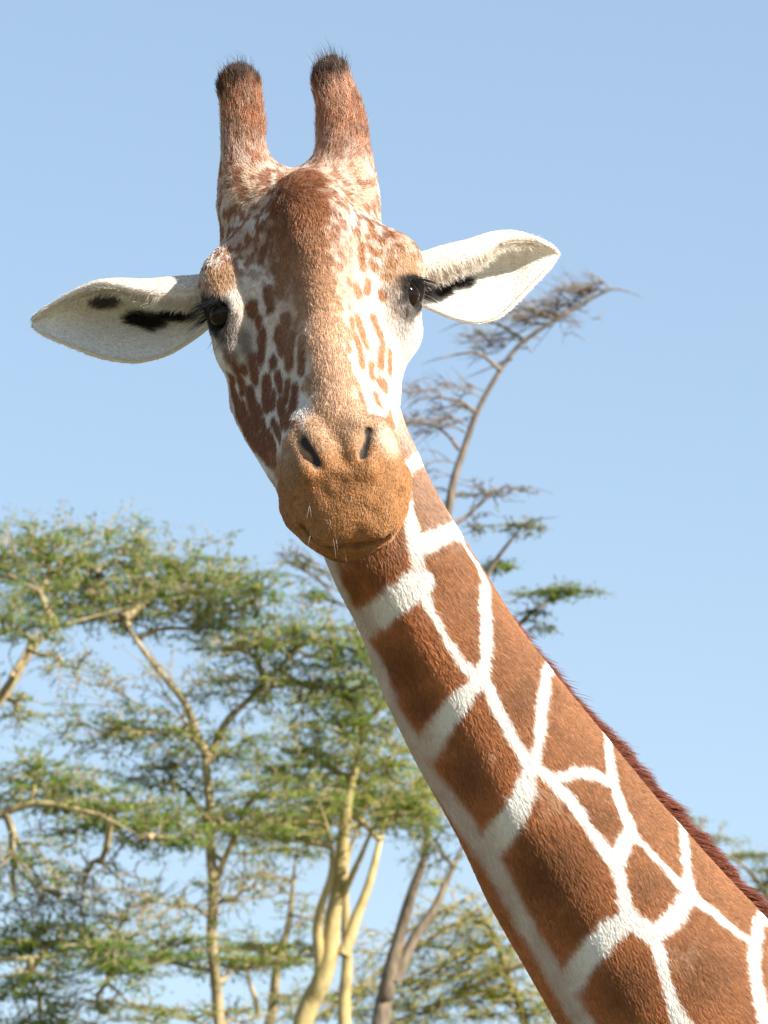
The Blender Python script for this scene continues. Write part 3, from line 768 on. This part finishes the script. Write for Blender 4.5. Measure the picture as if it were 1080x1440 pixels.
M_dark = bark_mat('dark_bark', (.10, .075, .05), (.20, .15, .10))
M_grey = bark_mat('dry_branch_bark', (.11, .085, .065), (.22, .165, .12))

def TP(px, py, dist):
    """photo pixel at a distance along the view axis -> world point"""
    px, py, dist = [np.asarray(q, float)[..., None] for q in (px, py, dist)]; k = dist / DIST / 1000.0
    return CAM + (px - 540) * k * RIGHT + (720 - py) * k * UP + FWD * dist

class Tree:
    def __init__(s, seed): s.r = np.random.default_rng(seed); s.tubes = []; s.seg = []; s.leaf = []
    def limb(s, pts, rad):
        """smooth main limb, world points"""
        pts = np.asarray(pts, float); n = (len(pts) - 1) * 6 + 1; t = np.linspace(0, len(pts) - 1, n)
        p = np.concatenate([[2 * pts[0] - pts[1]], pts, [2 * pts[-1] - pts[-2]]]); j = np.minimum(t.astype(int), len(pts) - 2); f = (t - j)[:, None]
        p0, p1, p2, p3 = p[j], p[j + 1], p[j + 2], p[j + 3]
        q = .5 * (2 * p1 + (p2 - p0) * f + (2 * p0 - 5 * p1 + 4 * p2 - p3) * f ** 2 + (3 * p1 - p0 - 3 * p2 + p3) * f ** 3)
        r = np.interp(t, np.arange(len(rad)), rad) * (1 + .10 * (noise(q, 2.5, s.r.random() * 9) - .5))
        q = q + (np.stack([noise(q, 1.6, o) for o in (1, 5, 9)], -1) - .5) * (r[:, None] * .9 + .10 * smooth(.0, .3, t / t[-1])[:, None])
        s.tubes.append((q, r)); return q
    def grow(s, a, pts, d0, leafy, depth=0, rk=.0032):
        """branch from a so that it reaches all pts"""
        n = len(pts)
        if n == 0: return
        if n <= 2 or depth > 9:
            for e in pts:
                m = (a + e) / 2 + s.r.normal(0, 1, 3) * [.04, .04, .018] + [0, 0, .015]
                s.seg.append((a, m, .0072, .006)); s.seg.append((m, e, .006, .003))
                if leafy > 0: s.leaf.append((m, e, leafy))
            return
        c = pts.mean(0); L = np.linalg.norm(c - a)
        b = a + (c - a) * s.r.uniform(.38, .58) + s.r.normal(0, .05, 3) * min(L, 1.0)
        r0 = rk * n ** .5; r0 = max(r0, .006)
        m = (a + b) / 2 + s.r.normal(0, .06, 3) * min(L, 1.0) * .7
        s.seg.append((a, m, r0, r0 * .92)); s.seg.append((m, b, r0 * .92, r0 * .8))
        if leafy > 0 and r0 < .014: s.leaf.append((a, b, leafy * .5))
        k = 2 if n < 8 else 3
        cen = pts[s.r.choice(n, k, replace=False)]
        lab = np.linalg.norm(pts[:, None] - cen[None], axis=2).argmin(1)
        for i in range(k): s.grow(b, pts[lab == i], b - a, leafy, depth + 1, rk)
    def pad(s, px, py, rx, ry, dist, anchor, n, leafy=1.0, rk=.0032, depth=.75):
        """flat layer of twigs round a point, fed from anchor (world)"""
        c = TP(px, py, dist); k = dist / DIST / 1000.0; rx = rx * 1.12; ry = ry * 1.55
        nl_ = max(2, int(ry / 11)); u = s.r.normal(0, 1, (n, 3)); u = u / np.linalg.norm(u, axis=1)[:, None] * s.r.random((n, 1)) ** .55 * (1 + .35 * (s.r.random((n, 1)) < .12))
        u[:, 1] = (np.round((u[:, 1] + 1) / 2 * nl_ + s.r.normal(0, .10, n)) / nl_ * 2 - 1) + s.r.normal(0, .05, n) + .25 * (noise(u * [1, 0, 1], 1.7, px * .01) - .5)
        dome = -.35 * (u[:, :1] ** 2 + u[:, 2:] ** 2) * ry * k
        p = c + u[:, :1] * rx * k * RIGHT + (u[:, 1:2] * ry * k + dome) * np.array([0, 0, 1.0]) + u[:, 2:] * rx * k * depth * np.array([0, 1.0, 0])
        s.grow(np.asarray(anchor, float), p, None, leafy, 0, rk)
    def build(s, name, label, bark, twig_mat, tone=(1, 1, 1), leaf_size=.060, per=12, group=None):
        root = bpy.data.objects.new(name, None); col.objects.link(root); base = s.tubes[0][0][0].copy(); base[2] = 0; root.location = base
        root['label'] = label; root['category'] = 'tree'
        if group: root['group'] = group
        V_, F_ = [], []; o = 0; ns = 9
        for q, r in s.tubes:
            d = unit(np.gradient(q, axis=0)); x = unit(np.cross(d, [.13, .99, .05])); y = np.cross(d, x)
            a = np.linspace(0, 2 * math.pi, ns, endpoint=False)
            ring = q[:, None] + r[:, None, None] * (np.cos(a)[None, :, None] * x[:, None] + np.sin(a)[None, :, None] * y[:, None])
            V_.append(ring.reshape(-1, 3)); n = len(q)
            i, j = np.meshgrid(np.arange(n - 1), np.arange(ns), indexing='ij'); i, j = i.ravel(), j.ravel(); j2 = (j + 1) % ns
            F_.append(o + np.stack([i * ns + j, i * ns + j2, (i + 1) * ns + j2, (i + 1) * ns + j], -1)); o += n * ns
        make_mesh('trunk', np.concatenate(V_) - base, np.concatenate(F_), bark, root)
        if s.seg:
            A = np.array([g[0] for g in s.seg]); B = np.array([g[1] for g in s.seg]); ra = np.array([g[2] for g in s.seg]); rb = np.array([g[3] for g in s.seg])
            d = unit(B - A); x = unit(np.cross(d, [.13, .5, .85])); y = np.cross(d, x); vs = []
            ang = np.arange(4) * math.pi / 2
            for P0, rr in ((A, ra), (B, rb)):
                for a in ang: vs.append(P0 + rr[:, None] * (math.cos(a) * x + math.sin(a) * y))
            vs = np.stack(vs, 1); m = len(A); idx = np.arange(m)[:, None] * 8
            fs = np.concatenate([idx + np.array([[i, (i + 1) % 4, 4 + (i + 1) % 4, 4 + i]]) for i in range(4)])
            o_ = make_mesh('branches', vs.reshape(-1, 3) - base, fs, twig_mat, root); o_['kind'] = 'stuff'
        if s.leaf:
            P0, D, C = [], [], []
            for a, e, w in s.leaf:
                k = s.r.poisson(per * w)
                if k == 0: continue
                t = s.r.random((k, 1)); P0.append(a + (e - a) * t + s.r.normal(0, 1, (k, 3)) * [.05, .05, .018])
                hue = s.r.random(); C.append(np.full(k, hue))
                D.append(unit(unit(e - a)[None] * .4 + s.r.normal(0, .75, (k, 3)) * [1, 1, .28]))
            P0, D, C = np.concatenate(P0), np.concatenate(D), np.concatenate(C); m = len(P0)
            up = unit(np.array([0, 0, 1.0]) + s.r.normal(0, .32, (m, 3))); X = unit(np.cross(D, up))
            L = leaf_size * s.r.uniform(.5, 1.3, (m, 1)); W = L * .17
            v = np.stack([P0, P0 + D * L * .5 + X * W - up * L * .06, P0 + D * L - up * L * .10, P0 + D * L * .5 - X * W - up * L * .06], 1)
            ca, cb = np.array([.120, .235, .028]), np.array([.335, .395, .080])
            tcol = np.clip(C * .6 + s.r.random(m) * .4, 0, 1)[:, None]; cc = (ca * (1 - tcol) + cb * tcol) * np.array(tone) * s.r.uniform(.7, 1.25, (m, 1))
            f = np.arange(m)[:, None] * 4 + np.array([[0, 1, 2, 3]])
            o_ = make_mesh('crown', v.reshape(-1, 3) - base, f, M_leaf, root, smooth_sh=False, colors=np.repeat(cc, 4, 0)); o_['kind'] = 'stuff'
        return root
def px_limb(T, pts, dist, swing=0.0):
    """main limb traced as (x, y, width) photo pixels at a distance; swing = metres it leans away along its length"""
    a = np.array(pts, float); dd = dist + np.linspace(0, swing, len(a))
    return T.limb(TP(a[:, 0], a[:, 1], dd), a[:, 2] * (.40 - .36 * np.linspace(0, 1, len(a)) ** 2) * dist / DIST / 1000)
def to_ground(pts, dist, lean=0.0, w=None):
    """prepend the hidden trunk down to the ground below the first traced point"""
    x, y, wd = pts[0]; p = TP(np.array(x), np.array(y), np.array(dist)); out = []
    for f, kk in ((1.0, 1.9), (.97, 1.5), (.6, 1.3), (.3, 1.12)):
        g = p - np.array([lean * f, 0, p[2] * f]); k = dist / DIST / 1000.0
        d = g - CAM; fw = d @ FWD
        out.append((540 + (d @ RIGHT) / fw * DIST * 1000, 720 - (d @ UP) / fw * DIST * 1000, wd * kk, fw))
    return out
def trunk(T, pts, dist, lean=0.0, swing=0.0, taper=(.33, .24, .08)):
    g = to_ground(pts, dist, lean); a = np.array(pts, float); dd = np.r_[[q[3] for q in g], dist + np.linspace(0, swing, len(a))]
    x = np.r_[[q[0] for q in g], a[:, 0]]; y = np.r_[[q[1] for q in g], a[:, 1]]; w = np.r_[[q[2] for q in g], a[:, 2]]
    return T.limb(TP(x, y, dd), w * np.r_[np.full(len(w) - 3, .37), taper] * dd / DIST / 1000)
def near(q, px, py, dist):
    """point of a limb nearest to a pixel"""
    return q[np.linalg.norm(q - TP(np.array(px), np.array(py), np.array(dist)), axis=1).argmin()]

if TREES:
    GRP = 'acacia trees behind the giraffe'
    # 1. slim forked acacia, left of the thick yellow trunks
    D1 = 60.0; T = Tree(11)
    t = trunk(T, [(313, 1450, 22), (304, 1330, 21), (298, 1220, 20), (296, 1130, 18), (293, 1060, 17)], D1, -.6, taper=(.37, .36, .34))
    a = px_limb(T, [(293, 1062, 18), (272, 1025, 16), (250, 985, 14), (218, 935, 13), (192, 895, 12), (165, 850, 10), (140, 810, 7)], D1, -.5)
    b = px_limb(T, [(294, 1070, 16), (318, 1020, 14), (352, 985, 12), (400, 935, 10), (440, 895, 8), (480, 868, 5)], D1, .6)
    c = px_limb(T, [(303, 1240, 12), (325, 1185, 11), (345, 1130, 9), (375, 1105, 8), (420, 1085, 5)], D1, -.6)
    d = px_limb(T, [(195, 898, 9), (240, 885, 8), (290, 880, 7), (350, 860, 4)], D1, .6)
    for x, y, rx, ry, q, n in ((120, 770, 150, 40, a, 380), (235, 800, 140, 40, a, 380), (60, 822, 110, 36, a, 260), (170, 850, 150, 30, a, 340), (300, 835, 105, 35, d, 260), (355, 815, 60, 22, d, 90),
                               (420, 895, 120, 36, b, 330), (505, 920, 75, 40, b, 220), (370, 955, 110, 34, b, 260), (170, 1022, 135, 30, a, 260), (300, 1045, 95, 26, b, 150), (240, 1090, 90, 22, c, 150), (400, 1105, 100, 24, c, 200), (340, 1150, 90, 22, c, 130), (230, 1140, 100, 24, c, 130), (330, 880, 90, 30, b, 180), (480, 980, 80, 30, b, 160)):
        T.pad(x, y, rx, ry, D1 + T.r.uniform(-.8, .8), near(q, x, y + 30, D1), int(n * .8), 1.0)
    for x, y, rx, ry, n, lf in ((250, 1260, 110, 30, 90, .25), (350, 1240, 80, 36, 90, .3), (210, 950, 110, 26, 70, .3), (250, 1345, 90, 16, 110, .9), (370, 1350, 80, 14, 110, .9), (330, 1420, 70, 14, 60, .6), (230, 1425, 90, 10, 60, .6)):
        T.pad(x, y, rx, ry, D1 + T.r.uniform(-.8, .8), near(t, x, y + 30, D1), n, lf)
    T.build('acacia_tree', 'slim forked acacia with layered green crown, standing apart from the thick yellow trunks', M_olive, M_olive, group=GRP)
    # 2. acacia whose limbs reach in from the left
    D0 = 56.0; T = Tree(23)
    t = trunk(T, [(-190, 1450, 60), (-150, 1280, 52), (-110, 1150, 44)], D0, taper=(.37, .36, .34))
    a = px_limb(T, [(-112, 1155, 34), (-60, 1050, 28), (0, 968, 22), (40, 910, 18), (80, 885, 14), (130, 868, 11), (190, 850, 6)], D0, .4)
    a2 = px_limb(T, [(15, 950, 12), (40, 900, 10), (55, 885, 7), (80, 850, 4)], D0, .5)
    b = px_limb(T, [(-150, 1275, 26), (-70, 1190, 22), (0, 1150, 17), (60, 1130, 15), (120, 1140, 13), (165, 1160, 10), (215, 1185, 6)], D0, -.5)
    c = px_limb(T, [(-175, 1380, 22), (-80, 1350, 16), (0, 1350, 11), (80, 1345, 8), (150, 1350, 6), (210, 1340, 4)], D0, .3)
    for x, y, rx, ry, q, n, lf in ((30, 770, 110, 36, a, 200, .9), (20, 870, 90, 30, a, 150, .8), (60, 1085, 95, 22, b, 170, .8), (150, 1150, 110, 26, b, 210, 1.0), (230, 1170, 80, 24, b, 150, 1.0), (40, 1205, 80, 34, b, 130, .5),
                               (130, 1240, 110, 40, b, 130, .22), (60, 1315, 120, 26, c, 260, 1.1), (160, 1345, 100, 28, c, 220, 1.1), (40, 1385, 90, 22, c, 150, 1.0), (60, 1440, 90, 16, c, 100, 1.0), (260, 1320, 70, 14, c, 70, .8), (100, 1120, 130, 24, b, 200, 1.0), (60, 1260, 100, 40, b, 130, .4), (170, 1290, 120, 30, c, 130, .35), (150, 1420, 120, 14, c, 110, .7), (20, 990, 70, 24, a, 80, .5), (110, 940, 80, 30, a2, 70, .25)):
        T.pad(x, y, rx, ry, D0 + T.r.uniform(-.8, .8), near(q, x, y, D0), n, lf)
    T.build('acacia_tree', 'acacia reaching in past the slim forked trunk, long horizontal limbs and low drooping twigs', M_olive, M_olive, tone=(.85, .92, .9), group=GRP)
    # 3. thick pale yellow trunks
    D2 = 66.0; T = Tree(37)
    t = trunk(T, [(425, 1460, 40), (446, 1385, 37), (466, 1310, 32), (480, 1230, 27), (488, 1150, 25), (500, 1070, 18), (515, 1010, 12)], D2, 1.8)
    b = px_limb(T, [(480, 1345, 22), (500, 1300, 21), (522, 1250, 18), (538, 1190, 16), (550, 1130, 16), (545, 1060, 10)], D2, .6)
    c = px_limb(T, [(448, 1375, 22), (446, 1320, 20), (455, 1275, 18), (470, 1225, 16), (464, 1170, 12), (450, 1120, 8)], D2, -.4)
    d = px_limb(T, [(482, 1260, 14), (505, 1215, 12), (530, 1160, 9), (570, 1110, 6)], D2, -.7)
    for x, y, rx, ry, q, n, lf in ((490, 1005, 105, 42, t, 330, 1.0), (430, 1065, 110, 36, t, 280, 1.0), (545, 1075, 80, 46, b, 280, 1.0), (480, 1130, 110, 30, b, 300, 1.0), (350, 1150, 80, 22, c, 130, .9), (575, 1135, 60, 30, d, 170, 1.0), (420, 1175, 90, 18, c, 120, .8), (560, 960, 50, 34, t, 130, .9), (390, 1330, 90, 16, c, 120, 1.0)):
        T.pad(x, y, rx, ry, D2 + T.r.uniform(-.8, .8), near(q, x, y + 20, D2), n, lf)
    T.build('acacia_tree', 'acacia with thick pale yellow trunk forking into two stems beside the neck', M_yellow, M_yellow, tone=(1.1, 1.05, 1.0), group=GRP)
    # 4. straight yellow stem just behind it
    D = 70.0; T = Tree(41)
    t = trunk(T, [(480, 1455, 25), (484, 1370, 22), (487, 1300, 18), (492, 1220, 16), (512, 1140, 10)], D)
    for x, y, rx, ry, n in ((500, 1120, 90, 30, 160), (440, 1150, 70, 22, 90)): T.pad(x, y, rx, ry, D, near(t, x, y, D), n, .9)
    T.build('acacia_tree', 'straight lichen yellow acacia stem close against the thick forked trunk', M_yellow, M_yellow, tone=(1.1, 1.05, 1), group=GRP)
    # 5. dark forked trunk
    D = 72.0; T = Tree(53)
    t = trunk(T, [(533, 1455, 36), (546, 1395, 32), (560, 1335, 26), (574, 1275, 22), (590, 1215, 18), (598, 1155, 15), (606, 1090, 10)], D, 1.6)
    b = px_limb(T, [(556, 1380, 22), (580, 1330, 20), (606, 1285, 18), (628, 1235, 16), (645, 1195, 12), (660, 1150, 7)], D, .5)
    for x, y, rx, ry, q, n, lf in ((590, 1110, 60, 40, t, 120, .7), (610, 1180, 50, 40, b, 110, .5), (650, 1130, 40, 40, b, 60, .5)): T.pad(x, y, rx, ry, D, near(q, x, y, D), n, lf)
    T.build('acacia_tree', 'acacia with dark brown trunk forking in a narrow V beside the neck', M_dark, M_dark, group=GRP)
    # 6. thin pale stems between the slim tree and the yellow trunks
    D = 74.0; T = Tree(61)
    t = trunk(T, [(372, 1455, 20), (388, 1380, 18), (402, 1320, 15), (414, 1250, 13), (422, 1180, 9)], D, 1.5)
    b = px_limb(T, [(362, 1430, 10), (352, 1390, 9), (345, 1350, 7), (320, 1320, 4)], D)
    for x, y, rx, ry, n, lf in ((400, 1180, 90, 26, 150, .8), (350, 1230, 80, 30, 90, .35), (440, 1290, 60, 26, 70, .5), (330, 1330, 80, 16, 80, .9), (420, 1400, 60, 18, 60, .7)): T.pad(x, y, rx, ry, D, near(t, x, y, D), n, lf)
    T.build('acacia_tree', 'thin pale acacia stem between the slim forked tree and the thick yellow trunk', M_olive, M_olive, group=GRP)
    # 7. yellow green acacia, low behind the throat
    D = 78.0; T = Tree(71)
    t = trunk(T, [(742, 1455, 20), (715, 1380, 17), (690, 1310, 13), (662, 1262, 9)], D, -1.8)
    b = px_limb(T, [(640, 1395, 8), (690, 1372, 13), (740, 1352, 15), (790, 1330, 16)], D, -.5)
    for x, y, rx, ry, n, lf in ((650, 1340, 80, 36, 260, .9), (600, 1395, 80, 26, 220, .9), (700, 1400, 80, 30, 240, .9), (680, 1295, 60, 30, 130, .6), (620, 1270, 60, 34, 110, .5), (560, 1430, 90, 22, 190, .9), (760, 1430, 60, 26, 160, .9), (500, 1400, 60, 30, 90, .6), (600, 1330, 60, 30, 120, .5), (720, 1340, 50, 40, 120, .5), (440, 1420, 80, 22, 120, .7), (520, 1340, 60, 30, 80, .4)): T.pad(x, y, rx, ry, D, near(t, x, y, D), n, lf)
    T.build('acacia_tree', 'low yellow green acacia with leaning thin stem behind the throat of the giraffe', M_olive, M_yellow, tone=(1.25, 1.08, 1.0), group=GRP)
    # 8. tall bare acacia behind the neck
    D = 62.0; T = Tree(83)
    t = trunk(T, [(x_, y_, w_ * .8) for x_, y_, w_ in [(860, 1420, 36), (790, 1240, 33), (715, 1050, 30), (650, 880, 27), (625, 770, 23), (630, 690, 19), (650, 620, 15), (672, 572, 13), (705, 520, 11), (742, 480, 11), (780, 450, 9), (822, 424, 8), (858, 405, 6), (880, 408, 5), (902, 417, 4)]], D)
    e = px_limb(T, [(612, 742, 10), (648, 735, 9), (690, 700, 8), (712, 682, 6)], D, .4)
    f_ = px_limb(T, [(660, 850, 10), (690, 802, 9), (715, 765, 8), (745, 735, 7), (790, 728, 4)], D, -.3)
    g_ = px_limb(T, [(700, 905, 10), (735, 868, 9), (775, 845, 8), (820, 832, 6), (848, 829, 3)], D, .3)
    h_ = px_limb(T, [(596, 905, 12), (640, 870, 11), (700, 860, 9)], D, .3); T.limb([h_[0], f_[0]], [.04, .04]); T.limb([h_[3], g_[0]], [.04, .035])
    def sweep(sx, sy, dx, dy, dd, r0, leafy=0.0, subs=6):
        """long thin branch leaving the trunk sideways, with twigs fanning off it (photo pixels)"""
        n = 7; u = np.linspace(0, 1, n); st = near(t, sx, sy, D); k = D / DIST / 1000.0
        off = np.stack([dx * u, np.full(n, 0.0), -(dy * u ** 1.5 - 10 * np.sin(u * 3.1))], -1) * k
        off[:, 1] = dd * u; q = st + off + np.cumsum(T.r.normal(0, .022, (n, 3)), 0) * u[:, None]
        r = r0 * (1 - .8 * u)
        for i in range(n - 1): T.seg.append((q[i], q[i + 1], r[i], r[i + 1]))
        for j in range(subs):
            i = T.r.integers(1, n); p = q[i]; L = T.r.uniform(14, 46) * k
            for c_ in range(2):
                e = p + np.array([np.sign(dx) * L * T.r.uniform(.5, 1), T.r.normal(0, .35) * L, T.r.normal(.05, .30) * L])
                m_ = (p + e) / 2 + T.r.normal(0, .03, 3); T.seg.append((p, m_, .006, .005)); T.seg.append((m_, e, .005, .0022))
                for z_ in range(2):
                    e2 = m_ + np.array([np.sign(dx) * L * T.r.uniform(.2, .7), T.r.normal(0, .3) * L, T.r.normal(.05, .3) * L]); T.seg.append((m_, e2, .0042, .002))
                    if leafy: T.leaf.append((m_, e2, leafy))
                if leafy: T.leaf.append((m_, e, leafy))
    for br_ in ([(668, 580, 8), (640, 562, 6), (605, 556, 4), (572, 562, 2)], [(704, 522, 8), (668, 498, 6), (622, 502, 4), (585, 515, 2)], [(742, 480, 8), (702, 458, 6), (655, 455, 4), (620, 470, 2)], [(645, 632, 8), (615, 602, 6), (572, 590, 3)], [(785, 448, 6), (740, 432, 5), (700, 436, 3)], [(720, 505, 5), (690, 520, 4), (640, 535, 2)]):
        px_limb(T, br_, D, T.r.normal(0, .5))
    for j in range(25):
        u = T.r.random() ** .8; sx = np.interp(u, [0, .2, .45, .7, .85, 1], [648, 672, 712, 780, 822, 862]); sy = np.interp(sx, [648, 672, 712, 780, 822, 862], [622, 572, 512, 450, 424, 404])
        ln = np.interp(sx, [648, 700, 780, 862], [85, 130, 110, 40]) * T.r.uniform(.6, 1.1)
        sweep(sx, sy, -ln, ln * T.r.uniform(-.10, .30), T.r.normal(0, .8), .011, .03 if T.r.random() < .2 else 0.0, 7)
    for j in range(3): sweep(770 + 12 * j, 450 - 7 * j, T.r.uniform(15, 35), T.r.uniform(-14, 12), T.r.normal(0, .4), .008, 0.0, 2)
    for j in range(6): sweep(640 - 4 * j, 650 + 20 * j, -T.r.uniform(30, 70), -T.r.uniform(-50, 20), T.r.normal(0, .4), .010, .02, 4)
    for x, y, rx, ry, q, n, lf in ((680, 692, 45, 14, e, 60, .04), (722, 690, 45, 6, e, 30, .02), (732, 740, 45, 8, f_, 70, .22), (700, 797, 28, 6, f_, 40, .8), (670, 740, 30, 12, e, 40, .05),
                               (788, 832, 58, 7, g_, 110, .6), (745, 860, 30, 9, g_, 40, .25), (760, 886, 30, 4, g_, 18, .4), (425, 790, 40, 20, h_, 60, .2), (440, 835, 30, 16, h_, 50, .35), (405, 775, 30, 9, h_, 26, .1)):
        T.pad(x, y, rx, ry, D + T.r.uniform(-.3, .3), near(q, x + 25, y + 12, D), n, lf, .0022, .5)
    T.build('bare_acacia_tree', 'tall nearly leafless acacia with thin leaning trunk rising behind the neck', M_grey, M_grey, per=14, group=GRP)
    # 9. far tree beyond the mane
    D = 95.0; T = Tree(97)
    t = trunk(T, [(1180, 1450, 26), (1140, 1350, 22), (1085, 1270, 16), (1050, 1225, 10), (1010, 1190, 5)], D)
    for x, y, rx, ry, n, lf in ((1000, 1175, 40, 16, 70, .5), (1050, 1200, 45, 16, 90, .6), (1085, 1235, 60, 26, 150, .9), (975, 1150, 18, 8, 24, .5), (1130, 1200, 70, 30, 150, .9)): T.pad(x, y, rx, ry, D, near(t, x, y, D), n, lf)
    T.build('acacia_tree', 'distant acacia with thin blurred foliage just beyond the mane', M_olive, M_olive, group=GRP)
